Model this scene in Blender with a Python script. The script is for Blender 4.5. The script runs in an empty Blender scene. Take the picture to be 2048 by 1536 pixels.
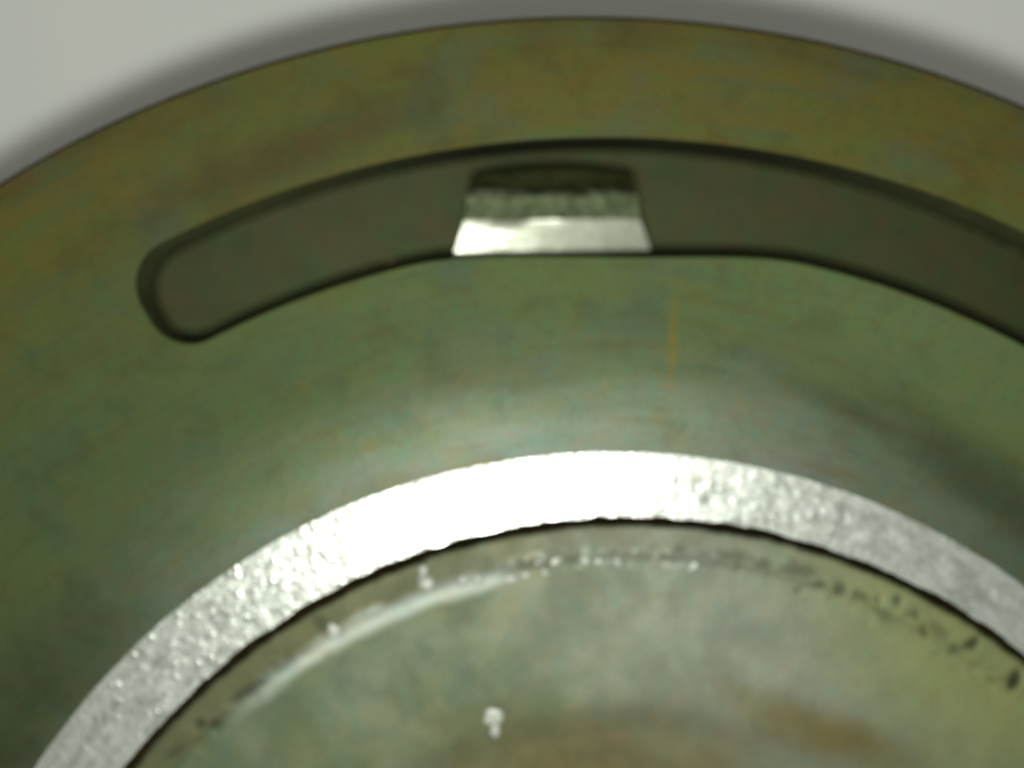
import bpy, bmesh, math, random
import numpy as np
from mathutils import Vector, Matrix

# ------------------------------------------------------------------ camera, world, light, exposure
S = 0.03            # millimetres per photograph pixel on the top face
CAM_H = 90.0        # lens height over the top face, mm
MM = 0.001
sc = bpy.context.scene
COL = sc.collection

cam_d = bpy.data.cameras.new("camera")
cam = bpy.data.objects.new("camera", cam_d)
COL.objects.link(cam)
cam.location = (0, 0, CAM_H * MM)
cam.rotation_euler = (0, 0, 0)
cam_d.sensor_width = 36.0
cam_d.lens = 36.0 * CAM_H / (2048 * S)
cam_d.clip_start = 0.002
cam_d.clip_end = 5.0
cam_d.dof.use_dof = True
cam_d.dof.focus_distance = (CAM_H - 5.0) * MM
cam_d.dof.aperture_fstop = 7.6
cam_d.dof.aperture_blades = 0
sc.camera = cam

w = bpy.data.worlds.new("World")
sc.world = w
w.use_nodes = True
bg = w.node_tree.nodes["Background"]
bg.inputs[0].default_value = (0.97, 1.0, 0.88, 1)
bg.inputs[1].default_value = 0.22

def area_lamp(name, loc, target, size, power, color):
    d = bpy.data.lights.new(name, 'AREA')
    d.shape = 'DISK'
    d.size = size * MM
    d.energy = power
    d.color = color
    o = bpy.data.objects.new(name, d)
    COL.objects.link(o)
    o.location = [c * MM for c in loc]
    o.rotation_euler = (Vector(target) - Vector(loc)).to_track_quat('-Z', 'Y').to_euler()
    return o

area_lamp("flash_lamp", (-2.0, -12.5, 95), (0, 5, 0), 6, 0.060, (0.97, 1.0, 0.90))

sc.view_settings.view_transform = 'Standard'
sc.view_settings.look = 'None'
sc.view_settings.exposure = 0.0
sc.view_settings.gamma = 1.0
sc.render.engine = 'CYCLES'
sc.cycles.max_bounces = 6
sc.cycles.use_denoising = True

# ------------------------------------------------------------------ helpers
rng = np.random.default_rng(7)

def W(px, py, z=0.0):
    """photo measurement -> place in millimetres at height z"""
    k = (CAM_H - z) / CAM_H
    return np.array(((px - 1024) * S * k, -(py - 768) * S * k, z))

ORG = W(1215, 2250, 0)          # axis of the disc; every part is built about it

def circ(cx, cy, r, z):
    k = (CAM_H - z) / CAM_H
    c = W(cx, cy, z) - ORG
    return (c[0], c[1], r * S * k, z)

def vnoise(x, y, seed):
    r = np.random.default_rng(seed)
    L = r.random((256, 256))
    xi = np.floor(x).astype(int); yi = np.floor(y).astype(int)
    fx = x - xi; fy = y - yi
    fx = fx * fx * (3 - 2 * fx); fy = fy * fy * (3 - 2 * fy)
    a = L[xi % 256, yi % 256]; b = L[(xi + 1) % 256, yi % 256]
    c = L[xi % 256, (yi + 1) % 256]; d = L[(xi + 1) % 256, (yi + 1) % 256]
    return (a * (1 - fx) + b * fx) * (1 - fy) + (c * (1 - fx) + d * fx) * fy - 0.5

def thetas(dense):
    """angles from straight up (+y), clockwise; fine where the picture looks, coarse round the back"""
    half = math.radians(58)
    n = int(2 * half / dense)
    a = np.linspace(-half, half, n, endpoint=False)
    b = np.linspace(half, 2 * math.pi - half, 160, endpoint=False)
    return np.concatenate([a, b])

def link(name, me, mat, parent=None, loc=None):
    o = bpy.data.objects.new(name, me)
    COL.objects.link(o)
    if mat:
        me.materials.append(mat)
    if parent is not None:
        o.parent = parent
    if loc is not None:
        o.location = loc
    return o

def mesh_np(name, V, F, smooth=True):
    me = bpy.data.meshes.new(name)
    me.from_pydata((np.asarray(V) * MM).tolist(), [], [tuple(f) for f in F])
    me.validate()
    if smooth:
        me.polygons.foreach_set("use_smooth", [True] * len(me.polygons))
    me.update()
    return me

def ring_mesh(name, rings, th, dz=None, dr=None):
    """rings: list of (cx,cy,r,z) in mm, outermost first; closed round the axis"""
    nT = len(th)
    sn, cs = np.sin(th), np.cos(th)
    V = []
    for i, (cx, cy, r, z) in enumerate(rings):
        rr = r + (dr(i, r, th) if dr else 0)
        x = cx + rr * sn; y = cy + rr * cs
        zz = np.full(nT, z) + (dz(i, x, y, r, th) if dz else 0)
        V.append(np.stack([x, y, zz], 1))
    V = np.concatenate(V)
    F = []
    j = np.arange(nT); j2 = (j + 1) % nT
    for i in range(len(rings) - 1):
        a = i * nT + j; b = i * nT + j2; c = (i + 1) * nT + j2; d = (i + 1) * nT + j
        F.append(np.stack([a, b, c, d], 1))
    F = np.concatenate(F).tolist()
    return mesh_np(name, V, F)

def lerp_ring(a, b, t):
    return tuple(a[k] * (1 - t) + b[k] * t for k in range(4))

# ------------------------------------------------------------------ materials
class NT:
    def __init__(self, name):
        self.m = bpy.data.materials.new(name)
        self.m.use_nodes = True
        self.t = self.m.node_tree
        self.t.nodes.clear()
        self.out = self.t.nodes.new("ShaderNodeOutputMaterial")
        self.b = self.t.nodes.new("ShaderNodeBsdfPrincipled")
        self.t.links.new(self.b.outputs[0], self.out.inputs[0])
        tc = self.t.nodes.new("ShaderNodeTexCoord")
        mp = self.t.nodes.new("ShaderNodeVectorMath"); mp.operation = 'SCALE'
        mp.inputs["Scale"].default_value = 1000.0
        self.t.links.new(tc.outputs["Object"], mp.inputs[0])
        self.P = mp.outputs[0]                       # millimetres
        sp = self.t.nodes.new("ShaderNodeSeparateXYZ")
        self.t.links.new(self.P, sp.inputs[0])
        self.x, self.y, self.z = sp.outputs
        self._r = None; self.cx = 0.0; self.cy = 0.0
    def n(self, op, a, b=None, c=None, clamp=False):
        nd = self.t.nodes.new("ShaderNodeMath"); nd.operation = op; nd.use_clamp = clamp
        for i, v in enumerate((a, b, c)):
            if v is None: continue
            if isinstance(v, (int, float)): nd.inputs[i].default_value = v
            else: self.t.links.new(v, nd.inputs[i])
        return nd.outputs[0]
    def radius(self):
        if self._r is None:
            hx = self.n('SUBTRACT', self.x, self.cx); hy = self.n('SUBTRACT', self.y, self.cy)
            q = self.n('ADD', self.n('MULTIPLY', hx, hx), self.n('MULTIPLY', hy, hy))
            self._r = self.n('SQRT', q)
            self._th = self.n('ARCTAN2', hx, hy)
        return self._r
    def theta(self):
        self.radius(); return self._th
    def vec(self, x, y, z=0.0):
        c = self.t.nodes.new("ShaderNodeCombineXYZ")
        for i, v in enumerate((x, y, z)):
            if isinstance(v, (int, float)): c.inputs[i].default_value = v
            else: self.t.links.new(v, c.inputs[i])
        return c.outputs[0]
    def noise(self, v, scale, detail=3.0, rough=0.55):
        nd = self.t.nodes.new("ShaderNodeTexNoise")
        nd.inputs["Scale"].default_value = scale
        nd.inputs["Detail"].default_value = detail
        nd.inputs["Roughness"].default_value = rough
        self.t.links.new(v, nd.inputs["Vector"])
        return nd.outputs["Fac"]
    def noisec(self, v, scale, detail=2.0):
        nd = self.t.nodes.new("ShaderNodeTexNoise")
        nd.inputs["Scale"].default_value = scale
        nd.inputs["Detail"].default_value = detail
        self.t.links.new(v, nd.inputs["Vector"])
        return nd.outputs["Color"]
    def step(self, v, lo, hi, o0=0.0, o1=1.0):
        nd = self.t.nodes.new("ShaderNodeMapRange"); nd.interpolation_type = 'SMOOTHSTEP'
        self.t.links.new(v, nd.inputs[0])
        nd.inputs[1].default_value = lo; nd.inputs[2].default_value = hi
        nd.inputs[3].default_value = o0; nd.inputs[4].default_value = o1
        return nd.outputs[0]
    def ramp(self, v, stops):
        nd = self.t.nodes.new("ShaderNodeValToRGB")
        self.t.links.new(v, nd.inputs[0])
        el = nd.color_ramp.elements
        while len(el) < len(stops): el.new(0.5)
        for e, (p, c) in zip(el, stops):
            e.position = p; e.color = (*c, 1)
        return nd.outputs[0]
    def mix(self, f, a, b, mode='MIX'):
        nd = self.t.nodes.new("ShaderNodeMix"); nd.data_type = 'RGBA'; nd.blend_type = mode
        nd.clamp_factor = True
        def put(s, v):
            if isinstance(v, (int, float)): s.default_value = v
            elif isinstance(v, tuple): s.default_value = (*v, 1)
            else: self.t.links.new(v, s)
        put(nd.inputs[0], f); put(nd.inputs[6], a); put(nd.inputs[7], b)
        return nd.outputs[2]
    def blob(self, cx, cy, ang, ra, rb, wob=None, soft=0.6):
        """soft-edged elliptical stain centred on (cx,cy) mm"""
        dx = self.n('SUBTRACT', self.x, cx); dy = self.n('SUBTRACT', self.y, cy)
        c, s = math.cos(ang), math.sin(ang)
        u = self.n('ADD', self.n('MULTIPLY', dx, c / ra), self.n('MULTIPLY', dy, s / ra))
        v = self.n('ADD', self.n('MULTIPLY', dx, -s / rb), self.n('MULTIPLY', dy, c / rb))
        d = self.n('SQRT', self.n('ADD', self.n('MULTIPLY', u, u), self.n('MULTIPLY', v, v)))
        if wob is not None:
            d = self.n('ADD', d, wob)
        return self.step(d, 1.0 - soft, 1.0 + soft, 1.0, 0.0)
    def bump(self, h, strength, dist=0.0001):
        nd = self.t.nodes.new("ShaderNodeBump")
        nd.inputs["Strength"].default_value = strength
        nd.inputs["Distance"].default_value = dist
        self.t.links.new(h, nd.inputs["Height"])
        self.t.links.new(nd.outputs[0], self.b.inputs["Normal"])
    def set(self, **k):
        for kk, v in k.items():
            s = self.b.inputs[kk.replace("_", " ").title() if kk != "ior" else "IOR"]
            if isinstance(v, (int, float)): s.default_value = v
            elif isinstance(v, tuple): s.default_value = (*v, 1)
            else: self.t.links.new(v, s)

def L(r, g, b):
    f = lambda c: (c / 255 / 12.92) if c / 255 <= 0.04045 else ((c / 255 + 0.055) / 1.055) ** 2.4
    return (f(r), f(g), f(b))

def loc_px(px, py, z=0):
    p = W(px, py, z) - ORG
    return p[0], p[1]

def grain(k, col, amount=0.16):
    """fine mottled grain of the oxide film, green to rust"""
    def mot(scale, seed, lo, hi, c, amt):
        nonlocal col
        v = k.t.nodes.new("ShaderNodeVectorMath"); v.operation = 'ADD'
        k.t.links.new(k.P, v.inputs[0]); v.inputs[1].default_value = (seed * 17.3, seed * 7.1, seed * 3.7)
        n_ = k.noise(v.outputs[0], scale, 3, 0.6)
        col = k.mix(k.step(n_, lo, hi, 0, amt), col, k.mix(1.0, col, c, 'MULTIPLY'))
    mot(0.55, 1, 0.48, 0.70, (1.15, 0.95, 0.72), amount * 4)
    mot(0.65, 2, 0.48, 0.70, (0.78, 1.12, 1.15), amount * 4)
    mot(0.40, 3, 0.48, 0.72, (0.70, 0.68, 0.66), amount * 3.5)
    mot(2.2, 4, 0.46, 0.70, (1.18, 1.0, 0.80), amount * 3)
    mot(2.6, 5, 0.46, 0.70, (0.80, 1.12, 1.25), amount * 4)
    mot(3.5, 6, 0.48, 0.72, (0.70, 0.70, 0.70), amount * 4)
    return col

def mat_flange():
    k = NT("tarnished_turned_metal")
    r, th = k.radius(), k.theta()
    arc = k.vec(k.n('MULTIPLY', r, 0.35), k.n('MULTIPLY', th, 3.0))
    fine = k.vec(k.n('MULTIPLY', r, 1.1), k.n('MULTIPLY', th, 4.0), 3.0)
    big = k.noise(k.P, 0.07, 3)
    nb = k.noise(arc, 1.0, 3)
    rr = k.n('ADD', r, k.n('MULTIPLY', k.n('SUBTRACT', nb, 0.5), 9.0))
    rr = k.n('ADD', rr, k.n('MULTIPLY', k.n('SUBTRACT', big, 0.5), 12.0))
    t = k.n('DIVIDE', k.n('SUBTRACT', rr, 40.0), 28.0)
    col = k.ramp(t, [(0.00, (0.130, 0.142, 0.116)), (0.14, (0.114, 0.136, 0.080)), (0.28, (0.112, 0.146, 0.050)),
                     (0.46, (0.116, 0.154, 0.048)), (0.60, (0.116, 0.134, 0.032)), (0.76, (0.130, 0.128, 0.020)),
                     (0.90, (0.122, 0.115, 0.019)), (1.0, (0.080, 0.062, 0.014))])
    # brownish and greenish bands left by the lathe
    sn = k.noise(fine, 1.0, 3)
    col = k.mix(k.step(sn, 0.48, 0.80, 0, 0.55), col, (0.110, 0.078, 0.020))
    col = k.mix(k.step(sn, 0.52, 0.20, 0, 0.55), col, (0.070, 0.110, 0.062))
    gb = k.n('MULTIPLY', k.step(r, 57.0, 61.0), k.step(k.noise(fine, 0.8, 4), 0.42, 0.62, 0, 0.55))
    col = k.mix(gb, col, (0.145, 0.108, 0.020))
    bl = k.noise(k.P, 0.16, 4)
    col = k.mix(k.step(bl, 0.45, 0.75, 0, 0.6), col, (0.080, 0.118, 0.078))
    # darker green patch on one flank of the ring
    wob = k.n('MULTIPLY', k.n('SUBTRACT', k.noise(k.P, 0.35, 4), 0.5), 1.3)
    x, y = loc_px(150, 1050)
    s0 = k.blob(x, y, math.radians(55), 24, 11, wob, 0.8)
    col = k.mix(k.n('MULTIPLY', s0, 0.5), col, (0.060, 0.086, 0.026))
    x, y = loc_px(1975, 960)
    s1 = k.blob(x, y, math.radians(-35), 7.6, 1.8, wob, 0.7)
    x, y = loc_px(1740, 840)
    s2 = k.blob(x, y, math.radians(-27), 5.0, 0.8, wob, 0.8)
    mark = k.n('MAXIMUM', k.n('MULTIPLY', s1, 0.7), k.n('MULTIPLY', s2, 0.55))  # dark green streaks on the right of the face
    col = k.mix(mark, col, (0.034, 0.046, 0.016))
    x, y = loc_px(1950, 700)
    col = k.mix(k.n('MULTIPLY', k.blob(x, y, math.radians(-30), 13, 4.0, wob, 0.9), 0.6), col, (0.150, 0.200, 0.075))
    x, y = loc_px(60, 1400)
    s3 = k.blob(x, y, math.radians(50), 9, 3.2, wob, 0.8)
    col = k.mix(k.n('MULTIPLY', s3, 0.5), col, (0.036, 0.044, 0.018))
    x, y = loc_px(560, 320)
    s4 = k.blob(x, y, math.radians(22), 8, 1.3, wob, 0.9)
    col = k.mix(k.n('MULTIPLY', s4, 0.6), col, (0.065, 0.048, 0.014))
    x, y = loc_px(1345, 680)
    s5 = k.blob(x, y, math.radians(88), 2.5, 0.24, k.n('MULTIPLY', wob, 0.5), 0.7)
    col = k.mix(k.n('MULTIPLY', s5, 0.7), col, (0.190, 0.145, 0.018))
    col = grain(k, col, 0.14)
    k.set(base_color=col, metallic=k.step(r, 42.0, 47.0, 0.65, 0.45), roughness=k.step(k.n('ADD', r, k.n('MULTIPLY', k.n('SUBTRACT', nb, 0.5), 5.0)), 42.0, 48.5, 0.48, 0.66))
    h = k.n('ADD', k.noise(k.P, 3.0, 3), k.n('MULTIPLY', k.noise(k.vec(k.n('MULTIPLY', r, 4.0), k.n('MULTIPLY', th, 8.0)), 1.0, 2), 0.8))
    k.bump(h, 0.08, 0.00005)
    return k.m

def mat_chamfer():
    k = NT("bare_bright_metal")
    r, th = k.radius(), k.theta()
    arcv = k.vec(k.n('MULTIPLY', r, 1.3), k.n('MULTIPLY', th, 16.0))
    a = k.noise(k.P, 1.5, 4, 0.6)
    arc = k.noise(arcv, 1.0, 4)
    col = k.mix(k.step(arc, 0.42, 0.66, 0, 0.75), (0.70, 0.73, 0.69), (0.44, 0.46, 0.42))
    col = k.mix(k.step(a, 0.5, 0.7, 0, 0.5), col, (0.50, 0.52, 0.47))
    # dull worn line along the middle of the land
    ln = k.step(k.n('ABSOLUTE', k.n('ADD', k.n('SUBTRACT', r, 39.9), k.n('MULTIPLY', k.n('SUBTRACT', arc, 0.5), 2.2))), 0.1, 0.75, 1, 0)
    ln = k.n('MULTIPLY', ln, k.step(k.noise(arcv, 0.6, 3), 0.40, 0.62))
    col = k.mix(k.n('MULTIPLY', ln, 0.55), col, (0.30, 0.32, 0.28))
    rgh = k.n('ADD', k.step(a, 0.35, 0.7, 0.25, 0.36), k.n('MULTIPLY', ln, 0.12))
    k.set(base_color=col, metallic=0.62, roughness=rgh)
    vo = k.t.nodes.new("ShaderNodeTexVoronoi"); vo.inputs["Scale"].default_value = 1.25
    k.t.links.new(k.P, vo.inputs["Vector"])
    dot = k.step(vo.outputs["Distance"], 0.0, 0.42, 1.0, 0.0)
    spk = k.n('MULTIPLY', dot, k.step(k.noise(k.P, 0.9, 2), 0.40, 0.58))
    h = k.n('ADD', k.n('MULTIPLY', k.noise(arcv, 2.4, 4), 0.6), k.n('MULTIPLY', k.noise(k.P, 2.3, 3), k.step(th, -0.2, 0.30, 0.60, 0.12)))
    h = k.n('ADD', h, k.n('MULTIPLY', spk, k.step(th, -0.35, 0.25, 0.55, 0.10)))
    k.bump(h, 0.50, 0.00012)
    return k.m

def mat_hub():
    k = NT("pale_worn_metal")
    k.cx, k.cy = loc_px(1260, 2303, -0.9)
    r, th = k.radius(), k.theta()
    wob = k.n('MULTIPLY', k.n('SUBTRACT', k.noise(k.P, 0.5, 3), 0.5), 1.0)
    big = k.noise(k.P, 0.13, 3)
    med = k.noise(k.P, 0.42, 4)
    col = k.mix(k.step(big, 0.35, 0.65), (0.160, 0.196, 0.108), (0.215, 0.245, 0.170))
    col = k.mix(k.step(med, 0.48, 0.75, 0, 0.5), col, (0.160, 0.205, 0.165))
    col = k.mix(k.step(med, 0.50, 0.28, 0, 0.5), col, (0.215, 0.210, 0.120))
    # olive outer band
    band = k.step(r, 35.6, 36.4)
    col = k.mix(k.n('MULTIPLY', band, 0.75), col, (0.165, 0.160, 0.085))
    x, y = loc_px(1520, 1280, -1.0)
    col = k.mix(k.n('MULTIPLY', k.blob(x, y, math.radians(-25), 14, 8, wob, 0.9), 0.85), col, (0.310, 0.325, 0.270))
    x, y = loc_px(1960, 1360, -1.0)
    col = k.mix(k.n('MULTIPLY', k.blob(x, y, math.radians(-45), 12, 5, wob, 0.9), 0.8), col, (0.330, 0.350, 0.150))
    # brown stain round the middle
    x, y = loc_px(1190, 1545, -1.2)
    col = k.mix(k.n('MULTIPLY', k.blob(x, y, 0.0, 9.5, 3.4, wob, 0.8), 0.75), col, (0.170, 0.130, 0.050))
    x, y = loc_px(1640, 1462, -1.2)
    col = k.mix(k.n('MULTIPLY', k.blob(x, y, math.radians(-20), 5.4, 1.3, wob, 0.8), 0.8), col, (0.180, 0.140, 0.040))
    # bare metal worn through along the step on one side
    nz = k.noise(k.P, 1.1, 3)
    off = k.n('ADD', k.n('SUBTRACT', r, 35.75), k.n('MULTIPLY', k.n('SUBTRACT', med, 0.5), 1.2))
    wr = k.n('MULTIPLY', k.step(k.n('ABSOLUTE', off), 0.10, 0.95, 1, 0),
             k.n('MULTIPLY', k.step(th, -0.17, -0.25), k.step(th, -0.80, -0.55)))
    w2 = k.n('MULTIPLY', k.step(k.n('ABSOLUTE', k.n('SUBTRACT', r, 36.1)), 0.3, 0.9, 1, 0),
             k.n('MULTIPLY', k.step(nz, 0.50, 0.64), k.n('MULTIPLY', k.step(th, 0.16, 0.04), k.step(th, -0.30, -0.15))))
    wr = k.n('MAXIMUM', wr, k.n('MULTIPLY', w2, 0.6))
    col = k.mix(k.n('MULTIPLY', wr, 0.9), col, (0.62, 0.66, 0.60))
    # dirt caught in the pits (mask follows the modelled pits)
    at = k.t.nodes.new("ShaderNodeAttribute"); at.attribute_name = "pit"
    col = k.mix(at.outputs["Fac"], col, (0.02, 0.03, 0.018))
    col = grain(k, col, 0.065)
    k.set(base_color=col, metallic=0.85, roughness=k.step(med, 0.3, 0.7, 0.60, 0.68))
    h = k.n('ADD', k.noise(k.P, 4.0, 3), k.noise(k.P, 1.0, 3))
    k.bump(h, 0.22, 0.00007)
    return k.m

def mat_slot(name, base, alt, metal=0.7, rough=0.55):
    k = NT(name)
    a = k.noise(k.P, 0.35, 3); b = k.noise(k.P, 1.2, 3)
    col = k.mix(k.step(a, 0.38, 0.62), base, alt)
    col = k.mix(k.step(b, 0.5, 0.75, 0, 0.4), col, tuple(c * 0.7 for c in base))
    col = grain(k, col, 0.12)
    k.set(base_color=col, metallic=metal, roughness=rough)
    k.bump(k.noise(k.P, 4.0, 3), 0.25, 0.00006)
    return k.m

def mat_lug(name, base, alt, rough, bstr, edge=None, metal=1.0):
    k = NT(name)
    a = k.noise(k.P, 1.3, 4, 0.6)
    col = k.mix(k.step(a, 0.40, 0.66), base, alt)
    if edge is not None:      # specks of bare metal along the back edge
        e = k.step(k.n('ABSOLUTE', k.n('SUBTRACT', k.y, edge)), 0.1, 0.5, 1, 0)
        col = k.mix(k.n('MULTIPLY', e, k.step(k.noise(k.P, 0.9, 3), 0.44, 0.6)), col, (0.42, 0.46, 0.32))
    k.set(base_color=col, metallic=metal, roughness=rough)
    k.bump(k.noise(k.P, 2.0, 4), bstr, 0.00012)
    return k.m

def mat_paper():
    k = NT("white_paper")
    a = k.noise(k.P, 0.05, 3); b = k.noise(k.P, 3.0, 3)
    col = k.mix(k.step(a, 0.3, 0.7), (0.83, 0.84, 0.82), (0.88, 0.88, 0.865))
    k.set(base_color=col, roughness=0.8)
    k.bump(b, 0.15, 0.00006)
    return k.m

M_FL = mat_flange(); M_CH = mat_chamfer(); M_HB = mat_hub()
def mat_wall():
    k = NT("shaded_slot_wall")
    a = k.noise(k.P, 0.5, 3)
    wall_shade = k.n('MULTIPLY', k.step(k.theta(), -0.36, -0.12), k.step(k.theta(), 0.40, 0.12))  # shade painted into the colour: wall blackened about its middle
    wall_shade = k.n('MAXIMUM', wall_shade, k.step(k.z, -3.2, -4.8, 0.0, 0.6))  # painted shade also deepens towards the foot of the wall
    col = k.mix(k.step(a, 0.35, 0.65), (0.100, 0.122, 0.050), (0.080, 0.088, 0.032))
    col = k.mix(k.n('MULTIPLY', wall_shade, 0.93), col, (0.006, 0.007, 0.003))
    k.set(base_color=col, metallic=0.2, roughness=0.6)
    k.bump(k.noise(k.P, 3.0, 3), 0.3, 0.00008)
    return k.m
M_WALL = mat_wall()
M_FLOOR = mat_slot("dark_slot_metal", (0.056, 0.074, 0.026), (0.076, 0.068, 0.026), 0.6, 0.6)
M_RIM = mat_slot("brown_rim_metal", (0.075, 0.052, 0.018), (0.06, 0.045, 0.015), 0.6, 0.5)
M_GAP = mat_slot("grimy_gap_metal", (0.070, 0.060, 0.020), (0.12, 0.070, 0.02), 0.3, 0.6)
M_RAMP = mat_lug("bright_filed_metal", (0.66, 0.70, 0.56), (0.78, 0.81, 0.68), 0.25, 0.12, None, 0.45)
M_LTOP = mat_lug("scuffed_grey_metal", (0.070, 0.086, 0.045), (0.115, 0.135, 0.078), 0.55, 0.4, 1.62)
M_LBACK = mat_lug("dull_olive_metal", (0.15, 0.16, 0.065), (0.10, 0.11, 0.04), 0.6, 0.3)
M_PAPER = mat_paper()

# ------------------------------------------------------------------ setting: the white sheet
DISC_T = 23.5
bm = bmesh.new()
bmesh.ops.create_grid(bm, x_segments=24, y_segments=24, size=0.22)
ext = bmesh.ops.extrude_face_region(bm, geom=bm.faces[:])
bmesh.ops.translate(bm, verts=[v for v in ext['geom'] if isinstance(v, bmesh.types.BMVert)], vec=(0, 0, 0.004))
bmesh.ops.recalc_face_normals(bm, faces=bm.faces)
me = bpy.data.meshes.new("table_top"); bm.to_mesh(me); bm.free()
table = link("table_top", me, M_PAPER, None, (0, ORG[1] * MM, (-DISC_T - 4.0) * MM))
table["kind"] = "structure"
table["label"] = "matt white table top under the metal ring"
table["category"] = "table top"

# ------------------------------------------------------------------ the flanged ring
ring = bpy.data.objects.new("flanged_ring", None)
COL.objects.link(ring)
ring.location = (ORG[0] * MM, ORG[1] * MM, 0)
ring["label"] = "large tarnished olive metal ring with a curved slot and a bright sloping inner edge"
ring["category"] = "metal ring"

Z_FLOOR = -5.5
C_OUT = circ(1172, 2262, 2232, 0)
C_LEAD = circ(1226, 2270, 1545, 0)
Z_LEAD = -0.12
C_CH0 = circ(1230, 2287, 1382, Z_LEAD)
Z_CH1 = -0.24
C_CH1 = circ(1260, 2303, 1270, Z_CH1)

# slot outline (radial limits follow the two arcs and the flat of the inner side)
def r_about(c, R, th):
    s, cs = math.sin(th), math.cos(th)
    b = c[0] * s + c[1] * cs
    return b + math.sqrt(b * b - (c[0] ** 2 + c[1] ** 2 - R * R))

ci = circ(1220, 2240, 1757, 0); co = circ(1208, 2235, 1960, 0)
flat_y = (W(0, 512, 0) - ORG)[1]
def slot_in(th):
    a = r_about(ci, ci[2], th)
    if abs(th) < 0.6:
        b = flat_y / math.cos(th)
        k = 0.55
        h = max(k - abs(a - b), 0) / k
        return min(a, b) - h * h * k * 0.25
    return a
def slot_out(th): return r_about(co, co[2], th)

TH0, TH1 = math.radians(-29.6), math.radians(31.5)
RM, HW, RC = 55.8, 3.05, 2.62
def slot_loop():
    L0, L1 = TH0 * RM, TH1 * RM
    uv = []
    n = 150
    for i in range(n): uv.append((L0 + RC + (L1 - L0 - 2 * RC) * i / n, HW))
    for i in range(14):
        a = math.pi / 2 * (1 - i / 14); uv.append((L1 - RC + RC * math.cos(a), HW - RC + RC * math.sin(a)))
    for i in range(14):
        a = -math.pi / 2 * i / 14; uv.append((L1 - RC + RC * math.cos(a), -HW + RC + RC * math.sin(a)))
    for i in range(n): uv.append((L1 - RC - (L1 - L0 - 2 * RC) * i / n, -HW))
    for i in range(14):
        a = -math.pi / 2 - math.pi / 2 * i / 14; uv.append((L0 + RC + RC * math.cos(a), -HW + RC + RC * math.sin(a)))
    for i in range(14):
        a = math.pi - math.pi / 2 * i / 14; uv.append((L0 + RC + RC * math.cos(a), HW - RC + RC * math.sin(a)))
    P = []
    for u, v in uv:
        th = u / RM
        t = (v + HW) / (2 * HW)
        r = slot_in(th) * (1 - t) + slot_out(th) * t
        P.append((r * math.sin(th), r * math.cos(th)))
    return np.array(P)
SL = slot_loop()
tan = np.roll(SL, -1, 0) - np.roll(SL, 1, 0)
tan /= np.linalg.norm(tan, axis=1)[:, None]
SN = np.stack([-tan[:, 1], tan[:, 0]], 1)      # away from the opening (loop runs clockwise)
cen = SL.mean(0)

# flat top face with the slot cut out of it, dished lead-in, rounded rim corner
TH = thetas(0.0042)
def edge_circle(c, th): return np.stack([c[0] + c[2] * np.sin(th), c[1] + c[2] * np.cos(th)], 1)
LIP = 0.16
bm = bmesh.new()
def add_loop(P, z):
    vs = [bm.verts.new((p[0] * MM, p[1] * MM, z * MM)) for p in P]
    es = [bm.edges.new((vs[i], vs[(i + 1) % len(vs)])) for i in range(len(vs))]
    return vs, es
c_top = (C_OUT[0], C_OUT[1], C_OUT[2] - 0.30, 0)
vo, eo = add_loop(edge_circle(c_top, TH), 0)
vi, ei = add_loop(edge_circle(C_LEAD, TH), 0)
vs, es = add_loop(SL + SN * LIP, 0)
bmesh.ops.triangle_fill(bm, use_beauty=True, use_dissolve=False, edges=eo + ei + es, normal=(0, 0, 1))
for f in bm.faces:
    if f.normal.z < 0: f.normal_flip()
def strip(a, b):
    n = len(a)
    for i in range(n):
        f = bm.faces.new((a[i], a[(i + 1) % n], b[(i + 1) % n], b[i])); f.smooth = True
# lead-in towards the bevel
prev = vi
for s in range(1, 15):
    t = s / 14
    c = lerp_ring(C_LEAD, C_CH0, t)
    z = Z_LEAD * t * t
    P = edge_circle(c, TH)
    if s == 14:
        rr = 0.05 * vnoise(TH * 95 + 30, TH * 0, 5) + 0.03 * vnoise(TH * 260 + 30, TH * 0, 6)
        P = P + rr[:, None] * np.stack([np.sin(TH), np.cos(TH)], 1)
    cur = [bm.verts.new((p[0] * MM, p[1] * MM, z * MM)) for p in P]
    strip(prev, cur); prev = cur
bmesh.ops.recalc_face_normals(bm, faces=bm.faces)
if sum(f.normal.z * f.calc_area() for f in bm.faces) < 0:
    bmesh.ops.reverse_faces(bm, faces=bm.faces)
me = bpy.data.meshes.new("flange_face"); bm.to_mesh(me); bm.free()
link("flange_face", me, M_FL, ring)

# rim: rounded corner and outer wall
rr = []
for a in np.linspace(0, math.pi / 2, 6):
    rr.append((C_OUT[0], C_OUT[1], C_OUT[2] - 0.30 + 0.30 * math.sin(a), -0.30 + 0.30 * math.cos(a)))
rr.append((C_OUT[0], C_OUT[1], C_OUT[2], -DISC_T + 0.3))
rr.append((C_OUT[0], C_OUT[1], C_OUT[2] - 0.3, -DISC_T))
link("rim", ring_mesh("rim", rr, TH), M_RIM, ring)

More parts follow.
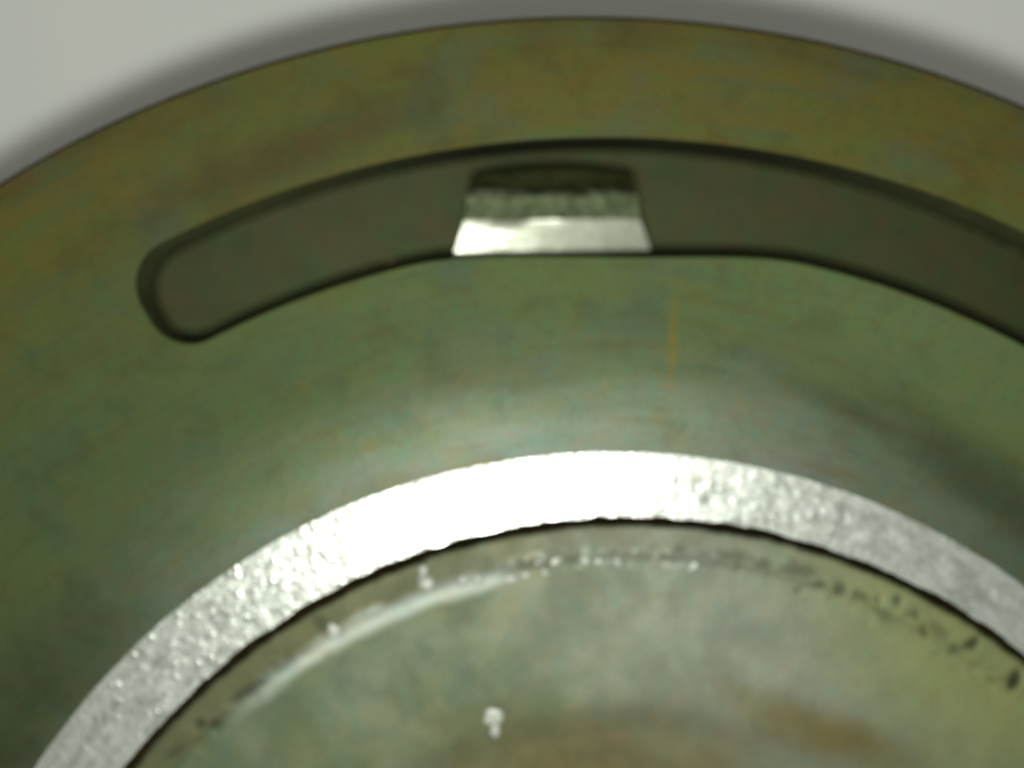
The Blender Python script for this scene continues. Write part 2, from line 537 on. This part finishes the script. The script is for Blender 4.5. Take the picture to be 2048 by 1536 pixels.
# slot: lip + wall as one part, floor as another
def slot_strip(name, rows, mat):
    V = []; F = []
    n = len(SL)
    for off, z in rows:
        V.append(np.column_stack([SL + SN * off, np.full(n, z)]))
    V = np.concatenate(V)
    for i in range(len(rows) - 1):
        for j in range(n):
            F.append((i * n + j, (i + 1) * n + j, (i + 1) * n + (j + 1) % n, i * n + (j + 1) % n))
    return link(name, mesh_np(name, V, F), mat, ring)
lip = slot_strip("slot_edge", [(LIP * (1 - math.sin(a)), -LIP * (1 - math.cos(a))) for a in np.linspace(0, math.pi / 2, 6)], M_FL)
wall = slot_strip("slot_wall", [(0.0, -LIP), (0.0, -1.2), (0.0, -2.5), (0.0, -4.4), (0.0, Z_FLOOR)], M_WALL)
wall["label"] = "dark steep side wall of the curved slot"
V = []; F = []
nu, nv = 160, 12
for i in range(nu + 1):
    th = TH0 - 0.01 + (TH1 - TH0 + 0.02) * i / nu
    for j in range(nv + 1):
        t = j / nv
        r = (slot_in(th) - 0.4) * (1 - t) + (slot_out(th) + 0.4) * t
        V.append((r * math.sin(th), r * math.cos(th), Z_FLOOR + 0.02))
for i in range(nu):
    for j in range(nv):
        a = i * (nv + 1) + j
        F.append((a, a + 1, a + nv + 2, a + nv + 1))
fl = link("slot_floor", mesh_np("slot_floor", V, F, False), M_FLOOR, ring)
fl["label"] = "dull brown green floor sunk inside the curved slot"

# bevel (bright chamfer)
rc = [lerp_ring(C_CH0, C_CH1, t) for t in np.linspace(0, 1, 34)]
def ch_dz(i, x, y, r, th):
    e = math.sin(math.pi * i / 33)
    return e * (0.02 * vnoise(x * 1.1 + 50, y * 1.1 + 50, 11) + 0.03 * vnoise(x * 2.6 + 50, y * 2.6 + 50, 12))
def ch_dr(i, r, th):
    if i == 0:
        return 0.05 * vnoise(th * 95 + 30, th * 0, 5) + 0.03 * vnoise(th * 260 + 30, th * 0, 6)
    if i == 33:
        return 0.16 * vnoise(th * 40 + 30, th * 0, 15) + 0.07 * vnoise(th * 120 + 30, th * 0, 16)
    return 0
bev = link("bevel", ring_mesh("bevel", rc, TH, ch_dz, ch_dr), M_CH, ring)
bev["label"] = "bright bare metal bevel round the inner edge"
# bore wall under the bevel and the ledge at its foot
def bw_dr(i, r, th):
    return (0.16 * vnoise(th * 40 + 30, th * 0, 15) + 0.07 * vnoise(th * 120 + 30, th * 0, 16)) if i == 0 else 0
b0 = C_CH1
rb = [b0, (b0[0], b0[1], b0[2] + 0.02, -0.6), (b0[0], b0[1], b0[2] + 0.02, -4.6), (b0[0], b0[1], b0[2] - 2.0, -4.6)]
link("bore_wall", ring_mesh("bore_wall", rb, TH, None, bw_dr), M_GAP, ring)

# ------------------------------------------------------------------ the hub disc inside the ring
hub = bpy.data.objects.new("hub_disc", None)
COL.objects.link(hub)
hub.location = (ORG[0] * MM, ORG[1] * MM, 0)
hub["label"] = "pale worn metal disc sunk inside the bright sloping edge, brown stain near its middle"
hub["category"] = "metal disc"
Z_H = -0.9
def hp(r, z): return circ(1260, 2303, r, z)
prof = [(1255, -4.55), (1255, Z_H - 0.14), (1251, Z_H - 0.03), (1246, Z_H)]
prof += [(r, Z_H) for r in np.linspace(1242, 1203, 10)]
prof += [(1199, Z_H - 0.01), (1195, Z_H - 0.04), (1190, Z_H - 0.08), (1185, Z_H - 0.12), (1180, Z_H - 0.145), (1175, Z_H - 0.15)]
prof += [(r, Z_H - 0.15) for r in np.arange(1170, 905, -5.0)]
for t in np.linspace(0, 1, 18):
    prof.append((905 - 75 * t, Z_H - 0.15 - 0.16 * (t * t * (3 - 2 * t))))
prof += [(r, Z_H - 0.31) for r in np.arange(822, 560, -8.0)]
prof += [(r, Z_H - 0.31) for r in (500, 420, 360)]
prof += [(352, Z_H - 0.9), (345, -2.6), (345, -4.5)]
pits = []
def pit(px, py, rx, ry, ang=0.0, d=1.0):
    x, y = loc_px(px, py, Z_H); pits.append((x, y, rx * S, ry * S, math.radians(ang), d))
for p in [(2030, 1362, 11, 20, -25, 1.0), (1944, 1288, 16, 9, 35, 0.95), (1912, 1300, 14, 12, 0, 0.6), (1848, 1263, 8, 13, 0, 0.65),
          (1796, 1200, 7, 10, 0, 0.7), (1830, 1228, 9, 9, 0, 0.6), (1757, 1203, 8, 10, 0, 0.5), (1725, 1195, 20, 8, -25, 0.6),
          (1682, 1180, 12, 14, 0, 0.65), (1640, 1172, 13, 9, 0, 0.55), (1600, 1142, 34, 11, -8, 0.55), (1530, 1130, 16, 10, -5, 0.55),
          (1475, 1113, 40, 9, -10, 0.5), (1362, 1100, 12, 8, 0, 0.4), (1310, 1096, 10, 8, 0, 0.35), (1770, 1232, 26, 10, -28, 0.4),
          (1880, 1262, 22, 12, -30, 0.4), (500, 1380, 40, 10, 33, 0.65), (560, 1335, 38, 12, 33, 0.5), (398, 1450, 10, 10, 0, 0.65),
          (432, 1452, 11, 11, 0, 0.6), (640, 1248, 14, 12, 0, 0.45), (350, 1505, 22, 8, 35, 0.45), (700, 1275, 30, 5, 30, 0.0)]:
    pit(*p)
r2 = random.Random(3)
for _ in range(45):
    th = r2.uniform(0.08, 0.72); rad = r2.gauss(1198, 13)
    pit(1260 + rad * math.sin(th), 2303 - rad * math.cos(th), r2.uniform(3, 8), r2.uniform(3, 7), r2.uniform(0, 180), r2.uniform(0.1, 0.4))
def pitmask(x, y):
    m = np.zeros_like(x)
    wx = x + 0.16 * vnoise(x * 3 + 90, y * 3 + 90, 21); wy = y + 0.16 * vnoise(x * 3 + 90, y * 3 + 90, 22)
    for (cx, cy, ra, rb_, a, d) in pits:
        if d <= 0: continue
        dx, dy = wx - cx, wy - cy
        u = (dx * math.cos(a) + dy * math.sin(a)) / ra; v = (-dx * math.sin(a) + dy * math.cos(a)) / rb_
        q = u * u + v * v
        m = np.maximum(m, 0.85 * d * np.exp(-q * q * 0.5))
    return m
hrings = [hp(r, z) for r, z in prof]
def hub_dz(i, x, y, r, th):
    if i < 2: return 0
    base = 0.015 * vnoise(x * 0.8 + 80, y * 0.8 + 80, 31)
    e = np.exp(-((i - 17) / 5.0) ** 2)
    base = base + e * 0.05 * vnoise(x * 1.5 + 80, y * 1.5 + 80, 32)
    return base - 0.10 * pitmask(x, y)
def hub_dr(i, r, th):
    if i < 4:
        return 0.12 * vnoise(th * 50 + 30, th * 0, 41) + 0.06 * vnoise(th * 170 + 30, th * 0, 42)
    return 0
me = ring_mesh("hub_face", hrings, TH, hub_dz, hub_dr)
co_ = np.empty(len(me.vertices) * 3); me.vertices.foreach_get("co", co_); co_ = co_.reshape(-1, 3) / MM
at = me.attributes.new("pit", 'FLOAT', 'POINT')
at.data.foreach_set("value", pitmask(co_[:, 0], co_[:, 1]).astype(np.float32))
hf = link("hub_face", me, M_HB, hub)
# burrs of bare metal along the step
k = NT("bare_burr_metal"); k.set(base_color=(0.72, 0.75, 0.68), metallic=0.25, roughness=0.5)
M_BURR = k.m
def burr(px, py, rx, ry, rz, ang, seed, z=Z_H - 0.2, parent=None, mat=None, name="burr"):
    bm = bmesh.new()
    bmesh.ops.create_icosphere(bm, subdivisions=2, radius=1.0)
    rr_ = random.Random(seed)
    for v in bm.verts:
        v.co *= 1 + rr_.uniform(-0.38, 0.38)
        rx_, ry_ = rx * 1.3, ry * 1.3
        v.co.x *= rx_ * S * MM; v.co.y *= ry_ * S * MM; v.co.z *= 0.45 * rz * MM
    for f in bm.faces: f.smooth = True
    me = bpy.data.meshes.new(name); bm.to_mesh(me); bm.free()
    p = W(px, py, z) - ORG
    o = link(name, me, mat or M_BURR, parent or hub, (p[0] * MM, p[1] * MM, z * MM))
    o.rotation_euler = (0.25, 0, math.radians(ang))
    return o
burr(851, 1172, 15, 25, 0.32, 15, 1, Z_H - 0.12)["label"] = "largest shiny burr on the step of the disc"
burr(846, 1140, 7, 9, 0.2, 0, 2, Z_H)
burr(668, 1268, 12, 16, 0.22, 10, 3, Z_H - 0.12)
sp = burr(985, 1436, 15, 22, 0.22, -8, 4, Z_H - 0.15); burr(990, 1462, 9, 14, 0.15, 5, 9, Z_H - 0.15); sp["label"] = "lone shiny speck on the flat of the disc"
for i, (px, py, q) in enumerate([(925, 1163, 9), (958, 1160, 8), (1022, 1158, 8), (1078, 1120, 9), (1115, 1118, 10), (1170, 1118, 10),
                                 (1195, 1120, 8), (1050, 1150, 7), (1385, 1133, 9), (962, 1095, 6), (1090, 1145, 6), (1235, 1125, 7)]):
    burr(px, py, q * 0.8, q * 1.1, 0.13, i * 37, 20 + i, Z_H - 0.10)

k = NT("pale_chip_metal"); k.set(base_color=(0.15, 0.16, 0.07), metallic=0.2, roughness=0.5)
M_CHIP = k.m
burr(780, 520, 14, 9, 0.3, 35, 71, Z_FLOOR + 0.05, ring, M_CHIP, "metal_chip")
burr(2038, 490, 14, 14, 0.5, 20, 72, Z_FLOOR + 0.1, ring, M_CHIP, "metal_chip")

# ------------------------------------------------------------------ stepped lug standing in the slot
lug = bpy.data.objects.new("metal_lug", None)
COL.objects.link(lug)
lz = Z_FLOOR + 0.02
lc = W(1105, 440, lz)
lug.location = (lc[0] * MM, lc[1] * MM, lz * MM)
lug["label"] = "small bright stepped metal lug standing in the curved slot"
lug["category"] = "metal lug"
def lp(px, py, z):
    p = W(px, py, z) - lc
    return (p[0], p[1], z - lz)
def patch(name, grid, mat, noise=0.0, seed=0):
    """grid: rows of points; closes down to the slot floor by a skirt where asked"""
    nr, nc = len(grid), len(grid[0])
    V = np.array([p for row in grid for p in row])
    if noise:
        V[:, 2] += noise * vnoise(V[:, 0] * 1.8 + 60, V[:, 1] * 1.8 + 60, seed)
    F = [(i * nc + j, (i + 1) * nc + j, (i + 1) * nc + j + 1, i * nc + j + 1) for i in range(nr - 1) for j in range(nc - 1)]
    return link(name, mesh_np(name, V, F), mat, lug)
def row(xa, ya, xb, yb, z, n=40, arch=0.0, jit=0.0, seed=0):
    out = []
    for i in range(n + 1):
        t = i / n
        px = xa + (xb - xa) * t
        py = ya + (yb - ya) * t - arch * (1 - (2 * t - 1) ** 2)
        if jit: py += jit * float(vnoise(np.array([px * 0.03 + 9]), np.array([0.0]), seed)[0]) * 2
        out.append(lp(px, py, z))
    return out
zt = -2.7
def twist(rw, t):      # the file cut dips towards one end
    n = len(rw) - 1
    return [(p[0], p[1], p[2] - t * (0.03 + 0.22 * max(i / n - 0.10, 0))) for i, p in enumerate(rw)]
fr = twist(row(904, 521, 1302, 500, -3.24), 1.1)
g = [fr, twist(row(906, 515, 1300, 496, -3.21), 1), twist(row(914, 490, 1294, 477, -3.04), 0.7),
     twist(row(922, 464, 1287, 456, -2.87), 0.35), row(927, 447, 1281, 443, -2.76, jit=2, seed=50), row(929, 442, 1280, 438, zt, jit=2, seed=51)]
patch("ramp", g, M_RAMP, 0.022, 61)["label"] = "bright polished sloping front of the lug"
g = [row(929, 442, 1280, 438, zt, jit=2, seed=51), row(931, 430, 1278, 428, zt), row(933, 412, 1276, 410, zt), row(934, 398, 1275, 396, zt + 0.02, jit=3, seed=52),
     row(936, 388, 1274, 384, zt + 0.05, jit=3, seed=53), row(938, 381, 1273, 378, zt - 0.15, jit=3, seed=54)]
patch("top", g, M_LTOP, 0.10, 62)
g = [row(938, 381, 1273, 378, zt - 0.15, jit=3, seed=54), row(938, 372, 1271, 368, zt - 0.38), row(938, 364, 1270, 360, zt - 0.55, arch=4),
     row(943, 352, 1266, 350, zt - 0.75, arch=9), row(955, 344, 1255, 342, zt - 0.95, arch=12), row(966, 340, 1245, 338, -4.3, arch=13), row(972, 338, 1240, 336, lz, arch=13)]
patch("shoulder", g, M_LBACK, 0.05, 63)["label"] = "dull olive rounded back of the lug"
# flanks
patch("front_face", [fr, [(p[0], p[1] - 0.02, 0.0) for p in fr]], M_LBACK)
for side in (0, 1):
    xs = [(904, 521, -3.3), (906, 515, -3.24), (914, 490, -3.04), (927, 447, -2.76), (929, 442, zt), (934, 398, zt), (938, 381, zt - 0.15), (938, 366, zt - 0.7), (955, 344, zt - 0.95), (972, 338, lz)] if side == 0 else \
         [(1302, 500, -3.5), (1300, 496, -3.45), (1294, 477, -3.2), (1281, 443, -2.76), (1280, 438, zt), (1275, 396, zt), (1273, 378, zt - 0.15), (1270, 362, zt - 0.7), (1255, 342, zt - 0.95), (1240, 336, lz)]
    top = [lp(*q) for q in xs]
    mid = [(p[0] + (-0.05 if side == 0 else 0.05), p[1], p[2] * 0.5) for p in top]
    bot = [(p[0] + (-0.12 if side == 0 else 0.12), p[1], 0.0) for p in top]
    patch("flank", [top, mid, bot], M_LBACK)
